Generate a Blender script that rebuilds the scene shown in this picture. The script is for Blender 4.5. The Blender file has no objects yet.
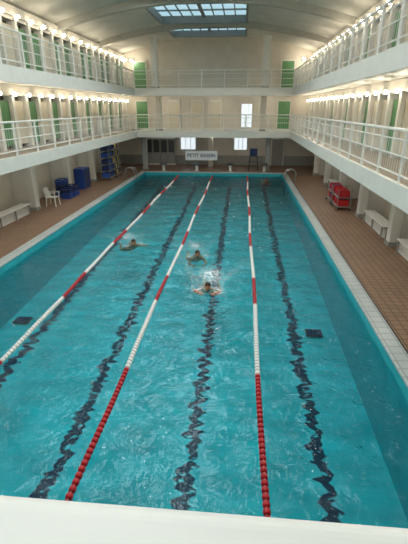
import bpy, bmesh, math, random
import numpy as np
from mathutils import Vector, Matrix
random.seed(4); rng=np.random.default_rng(5)
scene=bpy.context.scene
scene.view_settings.view_transform='Standard'
CX=-2.1
# ------------------------------------------------------------ materials
def mat(name,col,rough=.5,metal=0,noise=0,nscale=5,emit=None,es=0,bump=0,bscale=40,spec=.5):
    m=bpy.data.materials.new(name); m.use_nodes=True; nt=m.node_tree; b=nt.nodes['Principled BSDF']
    b.inputs['Base Color'].default_value=(*col,1); b.inputs['Roughness'].default_value=rough
    b.inputs['Metallic'].default_value=metal; b.inputs['Specular IOR Level'].default_value=spec
    g=nt.nodes.new('ShaderNodeNewGeometry')
    n=nt.nodes.new('ShaderNodeTexNoise'); n.inputs['Scale'].default_value=nscale; n.inputs['Detail'].default_value=4
    nt.links.new(g.outputs['Position'],n.inputs['Vector'])
    r=nt.nodes.new('ShaderNodeValToRGB')
    k=noise
    r.color_ramp.elements[0].position=.3; r.color_ramp.elements[1].position=.7
    r.color_ramp.elements[0].color=(*[c*(1-k) for c in col],1); r.color_ramp.elements[1].color=(*[min(1,c*(1+k*.5)) for c in col],1)
    nt.links.new(n.outputs['Fac'],r.inputs['Fac']); nt.links.new(r.outputs['Color'],b.inputs['Base Color'])
    if bump:
        n2=nt.nodes.new('ShaderNodeTexNoise'); n2.inputs['Scale'].default_value=bscale
        nt.links.new(g.outputs['Position'],n2.inputs['Vector'])
        bp=nt.nodes.new('ShaderNodeBump'); bp.inputs['Strength'].default_value=bump; bp.inputs['Distance'].default_value=.02
        nt.links.new(n2.outputs['Fac'],bp.inputs['Height']); nt.links.new(bp.outputs['Normal'],b.inputs['Normal'])
    if emit:
        b.inputs['Emission Color'].default_value=(*emit,1); b.inputs['Emission Strength'].default_value=es
        if es>2: m.cycles.emission_sampling='NONE'
    return m
def tile_mat(name,c1,c2,cm,size,rough=.35,mortar=.012):
    m=bpy.data.materials.new(name); m.use_nodes=True; nt=m.node_tree; b=nt.nodes['Principled BSDF']
    g=nt.nodes.new('ShaderNodeNewGeometry'); br=nt.nodes.new('ShaderNodeTexBrick')
    br.offset=0; br.inputs['Scale'].default_value=1; br.inputs['Brick Width'].default_value=size; br.inputs['Row Height'].default_value=size
    br.inputs['Mortar Size'].default_value=mortar; br.inputs['Color1'].default_value=(*c1,1); br.inputs['Color2'].default_value=(*c2,1); br.inputs['Mortar'].default_value=(*cm,1)
    nt.links.new(g.outputs['Position'],br.inputs['Vector'])
    n=nt.nodes.new('ShaderNodeTexNoise'); n.inputs['Scale'].default_value=.9; n.inputs['Detail'].default_value=5
    nt.links.new(g.outputs['Position'],n.inputs['Vector'])
    mx=nt.nodes.new('ShaderNodeMix'); mx.data_type='RGBA'; mx.blend_type='MULTIPLY'; mx.inputs[0].default_value=.5
    nt.links.new(br.outputs['Color'],mx.inputs[6])
    bw=nt.nodes.new('ShaderNodeRGBToBW'); nt.links.new(n.outputs['Color'],bw.inputs[0])
    mr=nt.nodes.new('ShaderNodeMapRange'); mr.inputs[1].default_value=.3; mr.inputs[2].default_value=.7; mr.inputs[3].default_value=.65; mr.inputs[4].default_value=1.1
    nt.links.new(bw.outputs[0],mr.inputs[0]); nt.links.new(mr.outputs[0],mx.inputs[7])
    nt.links.new(mx.outputs[2],b.inputs['Base Color']); b.inputs['Roughness'].default_value=rough
    return m
M_white=mat('white_paint',(.72,.71,.66),.45,noise=.05,nscale=2)
M_rail=mat('white_rail_enamel',(.74,.74,.70),.35,noise=.04)
M_wall=mat('cream_wall_paint',(.64,.60,.52),.6,noise=.08,nscale=1.5,bump=.1)
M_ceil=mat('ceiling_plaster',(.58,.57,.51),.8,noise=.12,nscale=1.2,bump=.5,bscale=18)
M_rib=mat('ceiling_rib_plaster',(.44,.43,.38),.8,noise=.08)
M_slab=mat('slab_paint',(.66,.65,.60),.55,noise=.06)
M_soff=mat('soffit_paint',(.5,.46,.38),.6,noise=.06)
M_green=mat('green_door_paint',(.10,.27,.11),.4,noise=.08)
M_cream=mat('cream_door_paint',(.62,.57,.45),.4,noise=.06)
M_gapshade=mat('door_gap_painted_shade',(.08,.07,.05),.6,noise=.1)
M_dark=mat('dark_metal',(.03,.035,.04),.4,noise=.1)
M_grey=mat('grey_paint',(.30,.30,.28),.5,noise=.06)
M_steel=mat('stainless_steel',(.6,.6,.6),.25,metal=1,noise=.05)
M_blue=mat('blue_plastic',(.02,.07,.32),.35,noise=.1)
M_navy=mat('navy_plastic',(.015,.03,.12),.4,noise=.1)
M_yel=mat('yellow_foam',(.7,.5,.05),.6,noise=.1)
M_red=mat('red_plastic',(.46,.012,.018),.35,noise=.1)
M_rwhite=mat('rope_white_plastic',(.80,.78,.74),.35,noise=.05)
M_plwhite=mat('white_plastic',(.78,.76,.72),.35,noise=.03)
M_bulb=mat('bulb_glass',(1,.9,.7),.3,emit=(1,.88,.66),es=20)
M_sky=mat('skylight_glass',(.10,.16,.18),.1,noise=.3,nscale=1.0,emit=(.48,.74,.85),es=.85)
M_skyframe=mat('skylight_frame_paint',(.22,.23,.22),.5,noise=.1)
M_win=mat('daylight_window_glass',(.5,.6,.65),.1,noise=.1,emit=(.85,.93,1),es=.9)
M_banner=mat('banner_vinyl',(.74,.76,.78),.5,noise=.03)
M_text=mat('banner_blue_ink',(.01,.025,.10),.5,noise=.03)
M_coping=tile_mat('coping_tiles',(.52,.54,.51),(.47,.50,.48),(.30,.31,.29),.25)
M_deck=tile_mat('deck_tiles',(.29,.165,.095),(.235,.135,.08),(.11,.07,.045),.2,rough=.5,mortar=.014)
M_gallery=tile_mat('gallery_tiles',(.35,.27,.2),(.3,.24,.18),(.2,.16,.12),.2)
M_skin=mat('skin',(.50,.20,.10),.4,noise=.08,nscale=12)
M_hair=mat('dark_hair',(.035,.018,.012),.5,noise=.2,nscale=30)
M_suit=mat('navy_swimsuit',(.01,.012,.03),.4,noise=.1)
M_eye=mat('eye_dark',(.02,.015,.01),.2)
M_lip=mat('lips',(.35,.08,.06),.4)
M_pwall=mat('pool_wall_tiles',(.014,.385,.435),.5,noise=.12,nscale=3)

def pool_floor_mat():
    m=bpy.data.materials.new('pool_floor_tiles'); m.use_nodes=True; nt=m.node_tree; N=nt.nodes; L=nt.links
    b=N['Principled BSDF']; b.inputs['Roughness'].default_value=.5
    g=N.new('ShaderNodeNewGeometry'); s=N.new('ShaderNodeSeparateXYZ'); L.new(g.outputs['Position'],s.inputs[0])
    def mth(op,a,bv=None):
        n=N.new('ShaderNodeMath'); n.operation=op
        for i,v in enumerate((a,bv)):
            if v is None: continue
            if isinstance(v,(int,float)): n.inputs[i].default_value=v
            else: L.new(v,n.inputs[i])
        return n.outputs[0]
    def noise(sx,sy,det,off):
        mp=N.new('ShaderNodeMapping'); mp.inputs['Scale'].default_value=(sx,sy,1); mp.inputs['Location'].default_value=(off,off*.7,0)
        L.new(g.outputs['Position'],mp.inputs['Vector'])
        n=N.new('ShaderNodeTexNoise'); n.inputs['Scale'].default_value=1; n.inputs['Detail'].default_value=det
        n.noise_dimensions='2D'
        L.new(mp.outputs[0],n.inputs['Vector']); return n.outputs['Fac']
    d1=mth('MULTIPLY',mth('SUBTRACT',noise(1.6,5.0,1.0,3),.5),.46)
    d2=mth('MULTIPLY',mth('SUBTRACT',noise(.4,1.2,1.0,9),.5),.14)
    x=mth('ADD',mth('ADD',s.outputs['X'],d1),d2)
    md=mth('FLOORED_MODULO',mth('ADD',x,7.05),2.5)
    dist=mth('ABSOLUTE',mth('SUBTRACT',md,1.25))
    mr=N.new('ShaderNodeMapRange'); mr.inputs[1].default_value=.11; mr.inputs[2].default_value=.15; mr.inputs[3].default_value=1; mr.inputs[4].default_value=0
    L.new(dist,mr.inputs[0])
    br=N.new('ShaderNodeMapRange'); br.inputs[1].default_value=.28; br.inputs[2].default_value=.37; L.new(noise(5,10,1.5,17),br.inputs[0])
    fac=mth('MULTIPLY',mr.outputs[0],br.outputs[0])
    r=N.new('ShaderNodeValToRGB'); r.color_ramp.elements[0].position=.3; r.color_ramp.elements[1].position=.72
    r.color_ramp.elements[0].color=(.008,.37,.42,1); r.color_ramp.elements[1].color=(.018,.53,.59,1)  # lighter teal patches paint soft caustic light into the floor colour
    L.new(noise(.9,2.0,4,5),r.inputs[0])
    mx=N.new('ShaderNodeMix'); mx.data_type='RGBA'; L.new(fac,mx.inputs[0]); L.new(r.outputs[0],mx.inputs[6]); mx.inputs[7].default_value=(.005,.018,.055,1)
    L.new(mx.outputs[2],b.inputs['Base Color'])
    return m
def water_mat():
    m=bpy.data.materials.new('pool_water'); m.use_nodes=True; nt=m.node_tree; N=nt.nodes; L=nt.links
    N.remove(N['Principled BSDF']); out=N['Material Output']
    tr=N.new('ShaderNodeBsdfTransparent'); tr.inputs[0].default_value=(.58,.94,.95,1)
    gl=N.new('ShaderNodeBsdfGlossy'); gl.inputs['Roughness'].default_value=.02
    fr=N.new('ShaderNodeFresnel'); fr.inputs[0].default_value=1.42
    g=N.new('ShaderNodeNewGeometry')
    n=N.new('ShaderNodeTexNoise'); n.inputs['Scale'].default_value=4.2; n.inputs['Detail'].default_value=2.0; n.inputs['Distortion'].default_value=1.6
    L.new(g.outputs['Position'],n.inputs['Vector'])
    bp=N.new('ShaderNodeBump'); bp.inputs['Strength'].default_value=1.0; bp.inputs['Distance'].default_value=.06
    L.new(n.outputs['Fac'],bp.inputs['Height']); L.new(bp.outputs[0],gl.inputs['Normal']); L.new(bp.outputs[0],fr.inputs['Normal'])
    mx=N.new('ShaderNodeMixShader'); L.new(fr.outputs[0],mx.inputs[0]); L.new(tr.outputs[0],mx.inputs[1]); L.new(gl.outputs[0],mx.inputs[2])
    df=N.new('ShaderNodeBsdfDiffuse'); df.inputs[0].default_value=(.85,.93,.95,1)
    at=N.new('ShaderNodeAttribute'); at.attribute_name='foam'
    n3=N.new('ShaderNodeTexNoise'); n3.inputs['Scale'].default_value=14; n3.inputs['Detail'].default_value=4; L.new(g.outputs['Position'],n3.inputs['Vector'])
    mr=N.new('ShaderNodeMapRange'); mr.inputs[1].default_value=.42; mr.inputs[2].default_value=.58; L.new(n3.outputs['Fac'],mr.inputs[0])
    ml=N.new('ShaderNodeMath'); ml.operation='MULTIPLY'; L.new(at.outputs['Fac'],ml.inputs[0]); L.new(mr.outputs[0],ml.inputs[1])
    m2=N.new('ShaderNodeMixShader'); L.new(ml.outputs[0],m2.inputs[0]); L.new(mx.outputs[0],m2.inputs[1]); L.new(df.outputs[0],m2.inputs[2])
    L.new(m2.outputs[0],out.inputs['Surface'])
    return m
M_floor=pool_floor_mat(); M_water=water_mat()

# ------------------------------------------------------------ mesh builder
class MB:
    def __init__(s): s.v=[]; s.f=[]; s.mi=[]; s.mats=[]; s.sm=[]
    def _m(s,m):
        if m not in s.mats: s.mats.append(m)
        return s.mats.index(m)
    def add(s,vs,fs,m,smooth=False):
        o=len(s.v); s.v+= [tuple(v) for v in vs]; k=s._m(m)
        for f in fs: s.f.append([i+o for i in f]); s.mi.append(k); s.sm.append(smooth)
    def box(s,x0,x1,y0,y1,z0,z1,m,bev=0):
        if bev:
            b=bev
            vs=[];fs=[]
            def octo(i,z):
                a0,a1,c0,c1=x0+i,x1-i,y0+i,y1-i
                return [(a0+b,c0,z),(a1-b,c0,z),(a1,c0+b,z),(a1,c1-b,z),(a1-b,c1,z),(a0+b,c1,z),(a0,c1-b,z),(a0,c0+b,z)]
            L=[octo(b,z0),octo(0,z0+b),octo(0,z1-b),octo(b,z1)]
            for l in L: vs+=l
            for j in range(3):
                for i in range(8):
                    fs.append([j*8+i,j*8+(i+1)%8,(j+1)*8+(i+1)%8,(j+1)*8+i])
            fs.append(list(range(7,-1,-1))); fs.append([24+i for i in range(8)])
            s.add(vs,fs,m); return
        vs=[(x0,y0,z0),(x1,y0,z0),(x1,y1,z0),(x0,y1,z0),(x0,y0,z1),(x1,y0,z1),(x1,y1,z1),(x0,y1,z1)]
        s.add(vs,[[3,2,1,0],[4,5,6,7],[0,1,5,4],[1,2,6,5],[2,3,7,6],[3,0,4,7]],m)
    def tube(s,p,q,r,m,n=8,r2=None,caps=True):
        p=Vector(p);q=Vector(q);d=(q-p).normalized(); r2=r if r2 is None else r2
        a=d.orthogonal().normalized(); b=d.cross(a)
        vs=[]
        for c,rr in ((p,r),(q,r2)):
            for i in range(n):
                t=2*math.pi*i/n; vs.append(c+(a*math.cos(t)+b*math.sin(t))*rr)
        fs=[[i,(i+1)%n,n+(i+1)%n,n+i] for i in range(n)]
        s.add(vs,fs,m,True)
        if caps: s.add(vs,[list(range(n))[::-1],list(range(n,2*n))],m)
    def path(s,pts,r,m,n=8):
        for a,b in zip(pts[:-1],pts[1:]): s.tube(a,b,r,m,n)
    def ball(s,c,r,m,nu=10,nv=7,sc=(1,1,1)):
        vs=[];fs=[]
        for j in range(nv+1):
            ph=math.pi*j/nv
            for i in range(nu):
                t=2*math.pi*i/nu
                vs.append((c[0]+r*sc[0]*math.sin(ph)*math.cos(t),c[1]+r*sc[1]*math.sin(ph)*math.sin(t),c[2]+r*sc[2]*math.cos(ph)))
        for j in range(nv):
            for i in range(nu): fs.append([j*nu+i,(j+1)*nu+i,(j+1)*nu+(i+1)%nu,j*nu+(i+1)%nu])
        s.add(vs,fs,m,True)
    def build(s,name,loc=None,rotz=0,parent=None):
        me=bpy.data.meshes.new(name); me.from_pydata(s.v,[],s.f)
        for m in s.mats: me.materials.append(m)
        me.polygons.foreach_set('material_index',s.mi); me.polygons.foreach_set('use_smooth',s.sm); me.update()
        o=bpy.data.objects.new(name,me); scene.collection.objects.link(o)
        if loc: o.location=loc
        o.rotation_euler[2]=rotz
        if parent: o.parent=parent
        return o

YN,YF=-3.0,35.0
PX0,PX1,PY0,PY1=-7.05,2.95,-1.2,30.4
DZ=.22
GL,GR=-7.65,3.45
CL,CR=-9.3,5.1
WL,WR=-10.4,6.2
G1b,G1t,G2b,G2t=2.75,3.05,5.50,5.85
# ------------------------------------------------------------ shell
b=MB()
b.box(WL,PX0-.4,YN,YF,-.3,DZ,M_deck); b.box(PX1+.4,WR,YN,YF,-.3,DZ,M_deck)
b.box(PX0-.4,PX1+.4,PY1+.35,YF,-.3,DZ,M_deck); b.box(PX0-.4,PX1+.4,YN,PY0-.35,-.3,DZ,M_deck)
b.build('floor')
b=MB()
e=.35
for (x0,x1,y0,y1) in ((PX0-e,PX0,PY0-e,PY1+e),(PX1,PX1+e,PY0-e,PY1+e),(PX0,PX1,PY1,PY1+e),(PX0,PX1,PY0-e,PY0)):
    b.box(x0,x1,y0,y1,.19,DZ+.03,M_coping,bev=.015)
b.box(PX0-e-.05,PX0-e,PY0,PY1,DZ-.03,DZ-.01,M_dark); b.box(PX1+e,PX1+e+.05,PY0,PY1,DZ-.03,DZ-.01,M_dark)
b.build('pool_coping')
b=MB()
zn,zf=-2.0,-.8
b.add([(PX0,PY0,zn),(PX1,PY0,zn),(PX1,PY1,zf),(PX0,PY1,zf)],[[0,1,2,3]],M_floor)
zt=.188
b.add([(PX0,PY0,zn),(PX0,PY1,zf),(PX0,PY1,zt),(PX0,PY0,zt)],[[0,1,2,3]],M_pwall)
b.add([(PX1,PY0,zn),(PX1,PY1,zf),(PX1,PY1,zt),(PX1,PY0,zt)],[[3,2,1,0]],M_pwall)
b.add([(PX0,PY1,zf),(PX1,PY1,zf),(PX1,PY1,zt),(PX0,PY1,zt)],[[0,1,2,3]],M_pwall)
b.add([(PX0,PY0,zn),(PX1,PY0,zn),(PX1,PY0,zt),(PX0,PY0,zt)],[[3,2,1,0]],M_pwall)
b.build('pool_basin')
def floorz(y): return zn+(zf-zn)*(y-PY0)/(PY1-PY0)
for gx in (-6.6,2.28):
    b=MB(); y0=10.7; z=floorz(y0)+.05
    b.box(-.24,.24,-.2,.2,-.02,.02,M_dark,bev=.01)
    for i in range(5): b.box(-.2,.2,-.16+i*.07,-.13+i*.07,.02,.03,M_navy)
    b.build('pool_floor_drain',(gx,y0,z))

b=MB(); b.box(WL-.15,WL,YN,YF,-.3,8.6,M_wall); b.build('wall_left')
b=MB(); b.box(WR,WR+.15,YN,YF,-.3,8.6,M_wall); b.build('wall_right')
b=MB(); b.box(WL-.15,WR+.15,YN-.15,YN,-.3,10,M_wall); b.build('wall_near')
b=MB(); b.box(WL-.15,WR+.15,YF,YF+.15,-.3,10,M_wall); b.build('wall_far')
b=MB(); b.box(WL+.02,WR-.02,YF-.035,YF-.01,DZ,DZ+.75,M_grey); b.build('baseboard_far')

half=8.3; sag=1.45; R=(half*half+sag*sag)/(2*sag); zc0=9.62
def vz(x): 
    d=x-CX; return zc0-R+math.sqrt(R*R-d*d)
SX0,SX1=-5.05,.0
bays=[(23.4,28.3),(30.1,33.3),(17.6,22.0),(11.6,15.9),(5.6,9.9),(0,4.0)]
xs=sorted(set([WL+i*(WR-WL)/32 for i in range(33)]+[SX0,SX1])); ys=sorted(set([YN,YF]+[v for bb in bays for v in bb]))
b=MB()
for j in range(len(ys)-1):
    ym=(ys[j]+ys[j+1])/2; bay=any(a<ym<c for a,c in bays)
    for i in range(len(xs)-1):
        xm=(xs[i]+xs[i+1])/2
        if bay and SX0<xm<SX1: continue
        b.add([(xs[i],ys[j],vz(xs[i])),(xs[i+1],ys[j],vz(xs[i+1])),(xs[i+1],ys[j+1],vz(xs[i+1])),(xs[i],ys[j+1],vz(xs[i]))],[[3,2,1,0]],M_ceil,True)
b.build('ceiling')
for k,(a,c) in enumerate(bays):
    b=MB(); zt=vz(CX)+.14
    b.box(SX0,SX1,a,c,zt,zt+.03,M_sky)
    for (x0,x1,y0,y1) in ((SX0-.12,SX0,a-.12,c+.12),(SX1,SX1+.12,a-.12,c+.12),(SX0,SX1,a-.12,a),(SX0,SX1,c,c+.12)):
        b.box(x0,x1,y0,y1,vz(SX0)-.10,zt+.03,M_skyframe)
    for i in range(1,8): 
        x=SX0+i*(SX1-SX0)/8; w=.03 if i!=4 else .1; b.box(x-w,x+w,a,c,zt-.06,zt,M_skyframe)
    nr=2 if c-a<3.5 else 3
    for i in range(1,nr):
        y=a+i*(c-a)/nr; b.box(SX0,SX1,y-.05,y+.05,zt-.07,zt-.001,M_skyframe)
    b.build('window_%d'%(k+1))
ribY=[-.8,4.8,10.7,16.8,22.8,29.2]
for k,y in enumerate(ribY):
    b=MB(); n=28; w=.2; h=.32
    vs=[];fs=[]
    for i in range(n+1):
        x=WL+.02+i*(WR-WL-.04)/n; z=vz(x)
        for (yy,zz) in ((y-w,z+.02),(y-w,z-h),(y+w,z-h),(y+w,z+.02)): vs.append((x,yy,zz))
    for i in range(n):
        for q in range(4):
            fs.append([i*4+q,i*4+(q+1)%4,(i+1)*4+(q+1)%4,(i+1)*4+q])
    fs.append([0,1,2,3]); fs.append([n*4+3,n*4+2,n*4+1,n*4])
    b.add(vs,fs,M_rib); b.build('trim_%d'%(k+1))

# ------------------------------------------------------------ gallery slabs
def slab(zb,zt,near=True):
    b=MB()
    for x0,x1,ex,s in ((WL,GL,GL,1),(GR,WR,GR,-1)):
        b.box(x0,x1,YN,YF,zb,zt-.02,M_slab)
        b.box(x0,x1,YN,YF,zt-.02,zt,M_gallery)
        a,c=(ex-.02,ex+.10) if s>0 else (ex-.10,ex+.02)
        b.box(a,c,YN,YF,zb-.10,zt+.05,M_white)
        for y in [4*i+2 for i in range(8)]:
            w=.14
            xo=CL if s>0 else CR; xi=ex-s*.05
            zz=zb
            vs=[(xo,y-w,zz),(xi,y-w,zz),(xi,y-w,zz-.12),(xo,y-w,zz-.4),(xo,y+w,zz),(xi,y+w,zz),(xi,y+w,zz-.12),(xo,y+w,zz-.4)]
            if zb<4: b.add(vs,[[0,1,2,3],[7,6,5,4],[0,4,5,1],[1,5,6,2],[2,6,7,3],[3,7,4,0]],M_soff)
    b.box(GL,GR,30.6,YF,zb,zt,M_slab); b.box(GL+.1,GR-.1,30.5,30.62,zb-.10,zt+.05,M_white)
    if near:
        b.box(GL,GR,YN,.2,zb,zt,M_slab)
    return b
slab(G1b,G1t).build('gallery_floor'); slab(G2b,G2t,False).build('gallery_floor')

# ------------------------------------------------------------ railings
def railing(p,q,z,cell=1.55,name='balcony_railing',hh=1.08):
    b=MB(); p=Vector(p); q=Vector(q); L=(q-p).length; d=(q-p)/L; n=max(1,round(L/cell))
    def P(t,zz): v=p+d*t; return (v.x,v.y,z+zz)
    for zz,r in ((hh,.035),(hh-.2,.018),(.55,.018),(.16,.022)): b.tube(P(0,zz),P(L,zz),r,M_rail,8)
    for i in range(n+1):
        t=L*i/n; b.tube(P(t,0),P(t,hh),.04,M_rail,8)
        if i<n: 
            c=L/n
            k=int(c/.14)
            for j in range(1,k): b.tube(P(t+c*j/k,.16),P(t+c*j/k,hh-.2),.0055,M_rail,4,caps=False)
    return b.build(name)
for z in (G1t+.05,G2t+.05):
    railing((GL+.03,.2 if z<4 else YN,0),(GL+.03,30.5,0),z)
    railing((GR-.03,.2 if z<4 else YN,0),(GR-.03,30.5,0),z)
    railing((GL+.1,30.56,0),(GR-.1,30.56,0),z)
b=MB(); zt=4.617-.45
b.box(GL,GR,.12,.24,G1t,zt-.06,M_white)
n=8; prof=[(.04,zt-.07),(.04,zt-.01),(.06,zt)]+[(.33+.035*math.sin(a),zt-.035+.035*math.cos(a)) for a in [i*math.pi/2/n for i in range(n+1)]]+[(.365,zt-.07)]
vs=[(x,y,z) for x in (GL,GR) for (y,z) in prof]; k=len(prof)
b.add(vs,[[i,i+1,k+i+1,k+i] for i in range(k-1)]+[[k-1,0,k,2*k-1],list(range(k)),list(range(k,2*k))[::-1]],M_white)
b.build('parapet_wall')

# ------------------------------------------------------------ changing cabins
def cabins(xf,s,z0,z1,greens,nm):
    b=MB(); pitch=1.15; n=int((YF-.6)/pitch)
    xb=xf-s*.30
    def bx(xa,xc,*r): b.box(min(xa,xc),max(xa,xc),*r)
    bx(xb,xb-s*.06,YN+.02,YF-.02,z0,z1,M_wall)
    bx(xb,xf+s*.02,YN+.02,YF-.02,z0+2.02,z1,M_wall)
    for i in range(n+1):
        y=YF-.6-i*pitch
        bx(xb,xf+s*.06,y-.10,y+.10,z0,z0+2.02,M_white)
        bx(xf,xf+s*.09,y-.13,y+.13,z0+2.02,z0+2.12,M_white)
        if i<n:
            ya,yc=y-pitch+.10,y-.10
            g=M_green if i%greens[0] in greens[1] else M_cream
            bx(xb,xb+s*.01,ya,yc,z0,z0+2.0,M_gapshade)  # near-black sheet behind the door paints the shade of the gap
            bx(xb+s*.16,xb+s*.21,ya+.05,yc-.05,z0+.14,z0+1.84,g)
            for zz in (.3,1.12): 
                bx(xb+s*.21,xb+s*.225,ya+.16,yc-.16,z0+zz,z0+zz+.62,g)
            b.ball((xb+s*.24,yc-.12,z0+1.05),.025,M_steel,6,4)
    return b.build(nm)
for xf,s in ((CL,1),(CR,-1)):
    cabins(xf,s,G1t,G2b-.01,(2,(1,)) if s>0 else (3,(1,)),'changing_cabin_row')
    cabins(xf,s,G2t,8.4,(3,(0,1)) if s>0 else (3,(0,)),'changing_cabin_row')
    for z in (5.13,8.02):
        b=MB(); pitch=1.15; n=int((YF-.6)/pitch)
        b.box(min(xf+s*.09,xf+s*.12),max(xf+s*.09,xf+s*.12),.5,YF-.5,z-.02,z+.02,M_white)
        for i in range(n+1):
            y=YF-.6-i*pitch
            b.tube((xf+s*.1,y,z),(xf+s*.15,y,z),.035,M_white,8)
            b.ball((xf+s*.19,y,z),.075,M_bulb,10,7)
        b.build('globe_lamp_row')

# ------------------------------------------------------------ columns / partitions
for xf,s,w in ((CL,1,WL),(CR,-1,WR)):
    for y in [4*i+2 for i in range(8)]:
        b=MB(); 
        b.box(min(xf,xf-s*.35),max(xf,xf-s*.35),y-.18,y+.18,DZ,G1b,M_white,bev=.02)
        b.box(min(w,xf-s*.3),max(w,xf-s*.3),y-.07,y+.07,DZ,G1b,M_white)
        b.box(min(xf+s*.02,xf-s*.37),max(xf+s*.02,xf-s*.37),y-.2,y+.2,DZ,DZ+.15,M_grey)
        b.build('column')
def bench(x,y,s):
    b=MB(); L=2.6
    for i in range(4): b.box(-.24+i*.125,-.24+i*.125+.10,-L/2,L/2,.42,.455,M_plwhite,bev=.008)
    for yy in (-L/2+.15,0,L/2-.15):
        b.box(-.22,-.17,yy-.025,yy+.025,0,.42,M_grey); b.box(.17,.22,yy-.025,yy+.025,0,.42,M_grey); b.box(-.22,.22,yy-.025,yy+.025,.38,.42,M_grey)
    for i in range(22):
        yy=-L/2+.1+i*(L-.2)/21; b.box(.05,.13,yy-.035,yy+.035,.06,.36,M_plwhite,bev=.01)
    b.box(.06,.12,-L/2+.06,L/2-.06,.30,.33,M_plwhite); b.box(.06,.12,-L/2+.06,L/2-.06,.0,.1,M_plwhite)
    b.build('slatted_bench',(x,y,DZ),math.pi if s<0 else 0)
for y in (8,12,16): bench(5.35,y,-1)
for y in (12,16,): bench(-9.5,y,1)
bench(5.4,24,-1)

def chair(x,y,rz):
    b=MB(); m=M_plwhite
    for sx in (-1,1):
        for sy,top in ((-1,.62),(1,.42)):
            b.tube((sx*.25,sy*.24,0),(sx*.21,sy*.2,.42),.022,m,8,r2=.03)
        b.tube((sx*.25,-.22,.42),(sx*.27,-.2,.64),.025,m); b.tube((sx*.25,.22,.42),(sx*.25,.24,.64),.022,m)
        b.box(sx*.26-.03,sx*.26+.03,-.24,.26,.63,.655,m,bev=.008)
    b.box(-.24,.24,-.22,.24,.41,.435,m,bev=.01)
    n=7
    for i in range(n):
        t=(i-(n-1)/2)/((n-1)/2); xx=t*.2
        b.tube((xx,-.21,.43),(xx*1.1,-.30,.84-.05*t*t),.022,m,6)
    pts=[(t*.24,-.305+.02*t*t,.86-.06*t*t) for t in [i/4-1 for i in range(9)]]
    b.path(pts,.03,m)
    b.build('plastic_chair',(x,y,DZ),rz)
chair(-9.0,18.9,-math.pi/2)
def crate(x,y,n,rz=0):
    b=MB()
    for k in range(n):
        z=k*.3; m=M_blue if k%2==0 else M_navy; w,d,h=.3,.22,.28
        b.box(-w,w,-d,d,z,z+.02,m)
        for zz in (z+.02,z+.12,z+.22):
            b.box(-w,w,-d,-d+.02,zz,zz+.06,m); b.box(-w,w,d-.02,d,zz,zz+.06,m); b.box(-w,-w+.02,-d,d,zz,zz+.06,m); b.box(w-.02,w,-d,d,zz,zz+.06,m)
        for sx in (-1,-.35,.35,1):
            for sy in (-1,1): b.box(sx*w-.02 if sx>0 else sx*w,sx*w if sx>0 else sx*w+.02,sy*d-.012,sy*d+.012,z,z+.28,m)
        b.box(-w+.02,w-.02,-d+.02,d-.02,z+.02,z+.18,m)
    b.build('storage_crate',(x,y,DZ),rz)
crate(-9.0,20.7,2,math.pi/2); crate(-9.55,21.35,3,math.pi/2); crate(-9.0,21.4,2,math.pi/2)
b=MB(); b.box(-.3,.3,-.5,.5,0,1.15,M_blue,bev=.015)
for i in range(2): b.box(.3,.315,-.47+i*.48,-.01+i*.48,.05,1.1,M_navy); b.tube((.33,-.06+i*.12,.5),(.33,-.06+i*.12,.65),.01,M_steel)
b.build('blue_cupboard',(-9.3,23.7,DZ))
def rack(x,y,ma,mb_,mc,rz=0,h=1.5,name='float_rack'):
    b=MB()
    for sx in (-.3,.3):
        for sy in (-.55,.55): b.tube((sx,sy,.08),(sx,sy,h),.018,M_steel); b.ball((sx,sy,.05),.05,M_dark,8,6)
    nl=int(h/.4)
    for k in range(nl):
        z=.15+k*.42; b.box(-.3,.3,-.55,.55,z,z+.02,M_grey)
        for i in range(9):
            y0=-.5+i*.112; m=(ma,mb_,mc)[(i//2+k)%3]
            b.box(-.24,.24,y0,y0+.07,z+.025,z+.32,m,bev=.02)
    b.build(name,(x,y,DZ),rz)
rack(-8.75,26.9,M_blue,M_navy,M_navy,h=2.0); rack(-8.75,28.3,M_dark,M_navy,M_yel,h=2.0)
rack(4.75,19.6,M_red,M_red,M_red,h=.95,name='kickboard_trolley'); rack(4.75,21.0,M_red,M_red,M_navy,h=.95,name='kickboard_trolley')

# ------------------------------------------------------------ far end
def pillar(x,y,z0,z1,m=M_white,w=.2,name='pillar'):
    b=MB(); b.box(x-w,x+w,y-w,y+w,z0,z1,m,bev=.03); b.box(x-w-.04,x+w+.04,y-w-.04,y+w+.04,z1-.15,z1,m); b.box(x-w-.02,x+w+.02,y-w-.02,y+w+.02,z0,z0+.12,M_grey); b.build(name)
for x in (-6.15,1.45):
    pillar(x,30.95,G2t,9.0,M_white,.22); pillar(x-(1.2 if x<0 else -.5),31.9,DZ,G1b,M_grey,.18); pillar(x,31.9,G1t,G2b,M_wall)
pillar(CX-.3,33.0,DZ,G1b,M_wall,.18)
def window(x0,x1,z0,z1,k,y=YF-.04):
    b=MB(); b.box(x0,x1,y-.01,y,z0,z1,M_win)
    for (a,c,d,e2) in ((x0-.06,x0,z0-.06,z1+.06),(x1,x1+.06,z0-.06,z1+.06),(x0,x1,z0-.06,z0),(x0,x1,z1,z1+.06)): b.box(a,c,y-.06,y,d,e2,M_white)
    n=3
    for i in range(1,n): xx=x0+i*(x1-x0)/n; b.box(xx-.02,xx+.02,y-.04,y-.01,z0,z1,M_white)
    b.build('window_%d'%k)
window(-5.0,-3.8,1.45,2.4,7); window(-.6,.4,1.45,2.4,8); window(-.1,.7,3.2,4.9,9)
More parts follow.
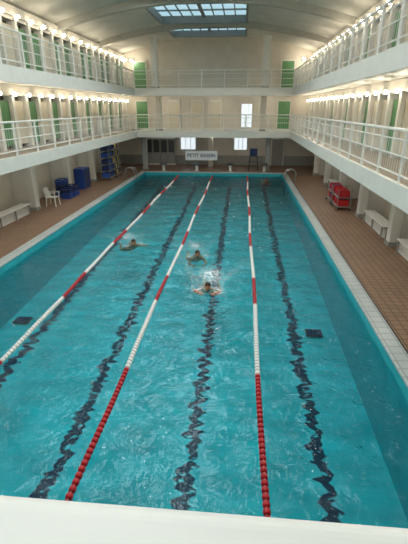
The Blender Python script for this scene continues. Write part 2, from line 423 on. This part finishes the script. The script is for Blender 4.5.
def door(x,z,k,m):
    b=MB(); w=.45; y=YF-.045
    b.box(x-w,x+w,y-.05,y,z,z+2.05,m); 
    for zz in (.2,1.15): b.box(x-w+.12,x+w-.12,y-.065,y-.05,z+zz,z+zz+.75,m)
    b.box(x-w-.08,x-w,y-.08,y,z,z+2.12,M_white); b.box(x+w,x+w+.08,y-.08,y,z,z+2.12,M_white); b.box(x-w-.08,x+w+.08,y-.08,y,z+2.05,z+2.15,M_white)
    b.tube((x+w-.1,y-.1,z+1.0),(x+w-.22,y-.1,z+1.0),.012,M_steel); b.build('door_%d'%k)
door(-8.1,G1t,1,M_green); door(3.2,G1t,2,M_green); door(-8.1,G2t,3,M_green); door(3.3,G2t,4,M_green)
door(-2.2,G1t,5,M_cream); door(-5.5,G1t,6,M_cream); door(2.9,DZ,7,M_grey); door(-3.6,G1t,8,M_cream)
b=MB()
for i in range(4):
    x=-7.9+i*.62; b.box(x,x+.58,34.6,34.63,DZ+.1,2.3,M_grey); b.box(x+.06,x+.52,34.58,34.6,DZ+1.0,2.2,M_dark)
b.box(-7.95,-5.4,34.57,34.66,2.3,2.38,M_white); b.box(-7.95,-5.4,34.57,34.66,DZ,DZ+.1,M_white)
b.build('glazed_partition')
b=MB(); b.box(-1.2,1.2,-.015,.015,.75,1.42,M_banner)
for x in (-1.15,1.15): b.tube((x,.04,0),(x,.04,1.44),.025,M_steel); b.box(x-.2,x+.2,-.16,.24,0,.03,M_grey)
ban=b.build('banner',(-3.0,31.6,DZ))
cu=bpy.data.curves.new('lettering','FONT'); cu.body='PETIT BASSIN'; cu.size=.36; cu.align_x='CENTER'; cu.align_y='CENTER'; cu.extrude=.004; cu.offset=.004
cu.materials.append(M_text); t=bpy.data.objects.new('lettering',cu); scene.collection.objects.link(t); t.parent=ban
t.location=(0,-.022,1.08); t.rotation_euler=(math.pi/2,0,0)
for i,x in enumerate((-5.8,-3.3,-.8,1.7)):
    b=MB(); b.box(-.08,.08,-.08,.3,0,.5,M_plwhite,bev=.02)
    vs=[(-.25,-.3,.48),(.25,-.3,.48),(.25,.3,.56),(-.25,.3,.56),(-.25,-.3,.52),(.25,-.3,.52),(.25,.3,.60),(-.25,.3,.60)]
    b.add(vs,[[3,2,1,0],[4,5,6,7],[0,1,5,4],[1,2,6,5],[2,3,7,6],[3,0,4,7]],M_dark)
    b.box(-.2,.2,-.12,.32,0,.03,M_grey); b.tube((-.2,-.28,.4),(.2,-.28,.4),.015,M_steel)
    b.tube((-.2,-.28,.4),(-.2,-.28,.5),.015,M_steel);b.tube((.2,-.28,.4),(.2,-.28,.5),.015,M_steel)
    b.build('starting_block',(x,31.1,DZ+.0))
for x,s in ((PX0,-1),(PX1,1)):
    b=MB(); y=27
    for dy in (-.25,.25):
        pts=[(s*.55,dy,DZ),(s*.55,dy,DZ+.5)]+[(s*(.22+.33*math.cos(a)),dy,DZ+.5+.28*math.sin(a)) for a in [i*math.pi/8 for i in range(1,8)]]+[(-s*.11,dy,DZ+.4),(-s*.11,dy,-.8)]
        b.path(pts,.02,M_steel)
    for z in (-.1,-.4,-.7): b.box(-.16 if s>0 else .06,-.06 if s>0 else .16,-.25,.25,z-.015,z+.015,M_steel)
    b.build('pool_ladder',(x,y,0))
b=MB()
for sx in (-.3,.3):
    for sy in (-.3,.3): b.tube((sx*1.2,sy*1.2,0),(sx*.85,sy*.85,1.1),.025,M_dark)
b.box(-.28,.28,-.28,.28,1.08,1.13,M_navy,bev=.01); b.box(-.28,.28,.24,.29,1.13,1.6,M_navy,bev=.01)
for z in (.35,.7): b.tube((-.33,-.33,z),(.33,-.33,z),.018,M_dark); b.tube((-.33,.33,z),(-.33,-.33,z),.018,M_dark); b.tube((.33,.33,z),(.33,-.33,z),.018,M_dark)
b.build('lifeguard_chair',(.9,31.6,DZ))
for x in (-8.7,4.4):
    b=MB(); b.box(-.03,.03,-.2,-.01,-.03,.03,M_dark); b.box(-.14,.14,-.3,-.18,-.1,.1,M_dark,bev=.02); b.box(-.11,.11,-.31,-.3,-.08,.08,M_bulb); b.build('flood_lamp',(x,YF,8.0))

# ------------------------------------------------------------ lane ropes
def rope(x,name='lane_rope'):
    b=MB(); y=PY0+.08; sp=.105; n=10
    b.tube((x,PY0+.01,.02),(x,PY1-.01,.02),.008,M_rwhite,6)
    while y<PY1-.1:
        if y<6.4: m=M_red
        else:
            ph=(y-6.4)%4.6; m=M_rwhite if ph<2.9 else M_red
        if y>PY1-1.6: m=M_red
        z=.022+.008*math.sin(y*2.3+x); xx=x+.02*math.sin(y*.7+x)
        r=.052; vs=[]
        for (dy,rr) in ((-.035,.5),(-.03,.9),(0,1),(.03,.9),(.035,.5)):
            for i in range(n):
                t=2*math.pi*i/n; vs.append((xx+r*rr*math.cos(t),y+dy,z+r*rr*math.sin(t)))
        fs=[[j*n+i,j*n+(i+1)%n,(j+1)*n+(i+1)%n,(j+1)*n+i] for j in range(4) for i in range(n)]
        fs+=[list(range(n))[::-1],list(range(4*n,5*n))]
        b.add(vs,fs,m,True); y+=sp
    b.build(name)
for x in (-4.55,-2.05,.45): rope(x)

# ------------------------------------------------------------ swimmers
def swimmer(loc,heading,arms,suit_full=False,hair=M_hair):
    V=[];E=[];Rd=[]
    def v(p,r): V.append(p); Rd.append(r); return len(V)-1
    def chain(a,pts):
        for p,r in pts:
            n=v(p,r); E.append((a,n)); a=n
        return a
    pel=v((-.60,0,-.34),(.15,.11))
    wa=chain(pel,[((-.41,0,-.25),(.13,.10))]); ch=chain(wa,[((-.22,0,-.16),(.155,.11)),((-.06,0,-.09),(.15,.095))])
    chain(ch,[((.03,0,-.01),(.06,.06)),((.09,0,.04),(.055,.055))])
    hands=[]
    for sy in (-1,1):
        e,w=arms[0 if sy<0 else 1]
        sh=chain(ch,[((-.05,sy*.17,-.07),(.065,.065))])
        el=chain(sh,[((e[0],sy*e[1],e[2]),(.045,.045))]); mid=tuple((e[i]*.6+w[i]*.4) for i in range(3))
        chain(el,[((mid[0],sy*mid[1],mid[2]),(.042,.042)),((w[0],sy*w[1],w[2]),(.027,.03))])
        hands.append((Vector((e[0],sy*e[1],e[2])),Vector((w[0],sy*w[1],w[2])),sy))
        chain(pel,[((-.70,sy*.11,-.38),(.095,.095)),((-.92,sy*.22,-.46),(.07,.07)),((-1.06,sy*.28,-.50),(.052,.052)),((-1.25,sy*.24,-.46),(.055,.055)),((-1.46,sy*.18,-.40),(.033,.033)),((-1.58,sy*.22,-.39),(.035,.022)),((-1.66,sy*.25,-.39),(.03,.014))])
    me=bpy.data.meshes.new('b'); me.from_pydata(V,E,[]); o=bpy.data.objects.new('b',me); scene.collection.objects.link(o)
    sk=o.modifiers.new('s','SKIN'); sk.use_smooth_shade=True
    for i,r in enumerate(Rd): me.skin_vertices[0].data[i].radius=r
    me.skin_vertices[0].data[0].use_root=True
    ss=o.modifiers.new('u','SUBSURF'); ss.levels=2; ss.render_levels=2
    objs=[o]
    for e,w,sy in hands:
        d=(w-e).normalized(); up=Vector((0,0,1)); lat=d.cross(up).normalized()
        hv=[];he=[];hr=[]
        def hvadd(p,r): hv.append(tuple(p)); hr.append(r); return len(hv)-1
        r0=hvadd(w,(.026,.018)); pm=hvadd(w+d*.05,(.036,.014)); he.append((r0,pm))
        for fi,(off,ln) in enumerate(((-.033,.072),(-.011,.084),(.011,.078),(.033,.062))):
            k=hvadd(w+d*.088+lat*off,(.010,.010)); he.append((pm,k)); a=k
            for t,dz in ((.5,-.006),(1,-.02)):
                q=hvadd(w+d*(.088+ln*t)+lat*off*1.15+up*dz,(.008,.008)); he.append((a,q)); a=q
        sgn=1 if sy>0 else -1
        k=hvadd(w+d*.035+lat*(.038*sgn),(.011,.011)); he.append((r0,k)); q=hvadd(w+d*.08+lat*(.065*sgn),(.009,.009)); he.append((k,q))
        m2=bpy.data.meshes.new('h'); m2.from_pydata(hv,he,[]); h=bpy.data.objects.new('h',m2); scene.collection.objects.link(h)
        h.modifiers.new('s','SKIN').use_smooth_shade=True
        for i,r in enumerate(hr): m2.skin_vertices[0].data[i].radius=r
        m2.skin_vertices[0].data[0].use_root=True
        h.modifiers.new('u','SUBSURF').levels=1
        objs.append(h)
    bpy.context.view_layer.update(); dg=bpy.context.evaluated_depsgraph_get()
    b=MB()
    for oo in objs:
        ev=oo.evaluated_get(dg).to_mesh()
        vs=[vv.co.copy() for vv in ev.vertices]; base=len(b.v); b.v+=[tuple(x) for x in vs]
        ks,ku=b._m(M_skin),b._m(M_suit)
        for p in ev.polygons:
            c=p.center; su=(-.78<c.x<-.48 and abs(c.y)<.25) or (suit_full and -.6<c.x<-.13 and abs(c.y)<.17)
            b.f.append([base+i for i in p.vertices]); b.mi.append(ku if su and oo is o else ks); b.sm.append(True)
        oo.evaluated_get(dg).to_mesh_clear()
    for oo in objs: bpy.data.objects.remove(oo)
    H=Vector((.15,0,.125))
    nu,nv=28,20; vs=[];fs=[]
    for j in range(nv+1):
        ph=math.pi*j/nv
        for i in range(nu):
            t=2*math.pi*i/nu; x=math.sin(ph)*math.cos(t); y=math.sin(ph)*math.sin(t); z=math.cos(ph)
            rx=.098;ry=.076;rz=.118
            if z<0: ry*=1-.28*(-z); rx*=1-.05*(-z)
            px,py,pz=x*rx,y*ry,z*rz
            if x>.3:
                px+=.026*math.exp(-((py/.013)**2+((pz+.014)/.022)**2))
                px+=.008*math.exp(-((py/.035)**2+((pz-.03)/.012)**2))
                for ey in (-.03,.03): px-=.010*math.exp(-(((py-ey)/.014)**2+((pz-.008)/.011)**2))
                px+=.006*math.exp(-((py/.02)**2+((pz+.055)/.008)**2)); px+=.010*math.exp(-((py/.022)**2+((pz+.1)/.018)**2))
            vs.append(H+Vector((px,py,pz)))
    for j in range(nv):
        for i in range(nu): fs.append([j*nu+i,(j+1)*nu+i,(j+1)*nu+(i+1)%nu,j*nu+(i+1)%nu])
    b.add(vs,fs,M_skin,True)
    for sy in (-1,1):
        b.ball(H+Vector((.086,sy*.03,.008)),.010,M_eye,8,6); b.ball(H+Vector((-.005,sy*.078,-.005)),.03,M_skin,8,6,(.6,.35,1))
    b.ball(H+Vector((.094,0,-.055)),.02,M_lip,8,6,(.3,1,.3))
    vs=[];fs=[];nv2=12
    for j in range(nv2+1):
        for i in range(24):
            t=2*math.pi*i/24; lim=1.15+.95*(1-math.cos(t))/2*1.0
            ph=lim*j/nv2; vs.append(H+Vector((math.sin(ph)*math.cos(t)*.107-.004,math.sin(ph)*math.sin(t)*.085,math.cos(ph)*.127)))
    for j in range(nv2):
        for i in range(24): fs.append([j*24+i,(j+1)*24+i,(j+1)*24+(i+1)%24,j*24+(i+1)%24])
    b.add(vs,fs,hair,True)
    return b.build('swimmer',loc,heading)
SW=[(-.80,10.30,1.0,-math.pi/2),(-1.40,13.1,.45,-math.pi/2+.2),(-3.88,14.1,.5,-1.1),(1.75,28.6,.2,-math.pi/2)]
swimmer((SW[0][0],SW[0][1],-.01),SW[0][3],[((.10,.36,-.06),(.30,.22,-.01))]*2)
swimmer((SW[1][0],SW[1][1],-.06),SW[1][3],[((.22,.3,-.2),(.46,.2,-.18))]*2,True)
swimmer((SW[2][0],SW[2][1],-.05),SW[2][3],[((.2,.33,-.09),(.4,.22,-.05)),((.12,.34,-.04),(.3,.42,.0))],True)
swimmer((SW[3][0],SW[3][1],-.06),SW[3][3],[((.2,.33,-.12),(.4,.22,-.1))]*2,True)

# ------------------------------------------------------------ water
sx=.06
nx=int((PX1-PX0)/sx); ny=int((PY1-PY0)/sx)
X,Y=np.meshgrid(np.linspace(PX0,PX1,nx+1),np.linspace(PY0,PY1,ny+1))
Z=np.zeros_like(X)
for i in range(60):
    wl=.32*(1.7/.32)**(rng.random()**1.3); th=rng.random()*2*np.pi; k=2*np.pi/wl
    slope=.030; A=slope/k
    mod=.6+.8*np.sin(X*rng.uniform(.1,.5)+rng.random()*6)*np.sin(Y*rng.uniform(.1,.5)+rng.random()*6)
    Z+=A*mod*np.sin(k*(X*np.cos(th)+Y*np.sin(th))+rng.random()*6.28+.8*np.sin(Y*.7+X*.9))
F=np.zeros_like(X)
for (cx,cy,amp,hd) in SW:
    r=np.hypot(X-cx,Y-cy); Z+=amp*.026*np.sin(2*np.pi*r/.5)*np.exp(-r/1.3)*np.clip(r/.3,0,1)
    ux,uy=math.cos(hd),math.sin(hd); al=(X-cx)*ux+(Y-cy)*uy; la=-(X-cx)*uy+(Y-cy)*ux
    bk=-al; w=np.exp(-((np.abs(la)-.25-.35*np.clip(bk,0,4))/.12)**2)*np.clip(bk,0,1)*np.exp(-np.clip(bk,0,9)/1.5)
    Z+=amp*.03*w
    F+=amp*(.9*np.exp(-((al-.12)/.2)**2-((np.abs(la)-.3)/.14)**2)+1.0*np.exp(-((bk-.9)/.6)**2-((la)/.3)**2)+.5*w)
F=np.clip(F,0,1)
verts=np.stack([X,Y,Z],-1).reshape(-1,3)
idx=np.arange((nx+1)*(ny+1)).reshape(ny+1,nx+1)
quads=np.stack([idx[:-1,:-1],idx[:-1,1:],idx[1:,1:],idx[1:,:-1]],-1).reshape(-1,4)
me=bpy.data.meshes.new('pool_water'); me.vertices.add(len(verts)); me.vertices.foreach_set('co',verts.ravel().astype(np.float32))
me.loops.add(quads.size); me.loops.foreach_set('vertex_index',quads.ravel().astype(np.int32))
me.polygons.add(len(quads)); me.polygons.foreach_set('loop_start',np.arange(0,quads.size,4,dtype=np.int32)); me.polygons.foreach_set('loop_total',np.full(len(quads),4,dtype=np.int32))
me.polygons.foreach_set('use_smooth',np.ones(len(quads),dtype=bool)); me.update(calc_edges=True); me.validate()
at=me.attributes.new('foam','FLOAT','POINT'); at.data.foreach_set('value',F.ravel().astype(np.float32))
me.materials.append(M_water); o=bpy.data.objects.new('pool_water',me); scene.collection.objects.link(o)

# ------------------------------------------------------------ lights
def area(loc,sx_,sy_,power,col,rot=(0,0,0)):
    l=bpy.data.lights.new('a','AREA'); l.shape='RECTANGLE'; l.size=sx_; l.size_y=sy_; l.energy=power; l.color=col
    o=bpy.data.objects.new('overhead_fill_light',l); o.location=loc; o.rotation_euler=rot; scene.collection.objects.link(o)
def point(loc,power,col=(1,.87,.69),r=.06,nm='lamp_or_fill_light'):
    l=bpy.data.lights.new('p','POINT'); l.energy=power; l.color=col; l.shadow_soft_size=r
    o=bpy.data.objects.new(nm,l); o.location=loc; scene.collection.objects.link(o)
for a,c in bays[2:]: area(((SX0+SX1)/2,(a+c)/2,vz(CX)+.06),SX1-SX0-.2,c-a-.2,370*(c-a)/4.5,(.92,.98,.99))  # fill lights added below the out-of-view bays, far brighter than the glass
for xf,s in ((CL,1),(CR,-1)):
    for z in (5.13,8.02):
        for i in range(15):
            y=YF-.6-1.15*(2*i+.5)
            point((xf+s*.65,y,z),13)
for xx in (CL+.6,CR-.6):
    for y in (4,8,12,16,20,24,28): point((xx,y,G1b-.12),14,(1,.92,.8))  # fill points added under the side galleries, no fixture there
for x in (-6,-2.1,1.8):
    point((x,32.8,G1b-.15),10,(1,.93,.82)); point((x,33.2,G2b-.2),26,(1,.93,.82))  # fill points added to brighten the far end, no fixture there
for x in (-8.6,4.3): point((x,34.3,7.9),26)
w=bpy.data.worlds.new('w'); scene.world=w; w.use_nodes=True; w.node_tree.nodes['Background'].inputs[0].default_value=(.7,.8,.9,1); w.node_tree.nodes['Background'].inputs[1].default_value=.3

# ------------------------------------------------------------ camera
cam=bpy.data.cameras.new('camera'); co=bpy.data.objects.new('camera',cam); scene.collection.objects.link(co)
cam.sensor_fit='VERTICAL'; cam.sensor_height=36; cam.lens=27.07; cam.clip_start=.02
p=math.radians(21.85); yw=math.radians(5.06)
co.location=(0,0,4.617); co.rotation_euler=(math.pi/2-p,0,yw)
scene.camera=co
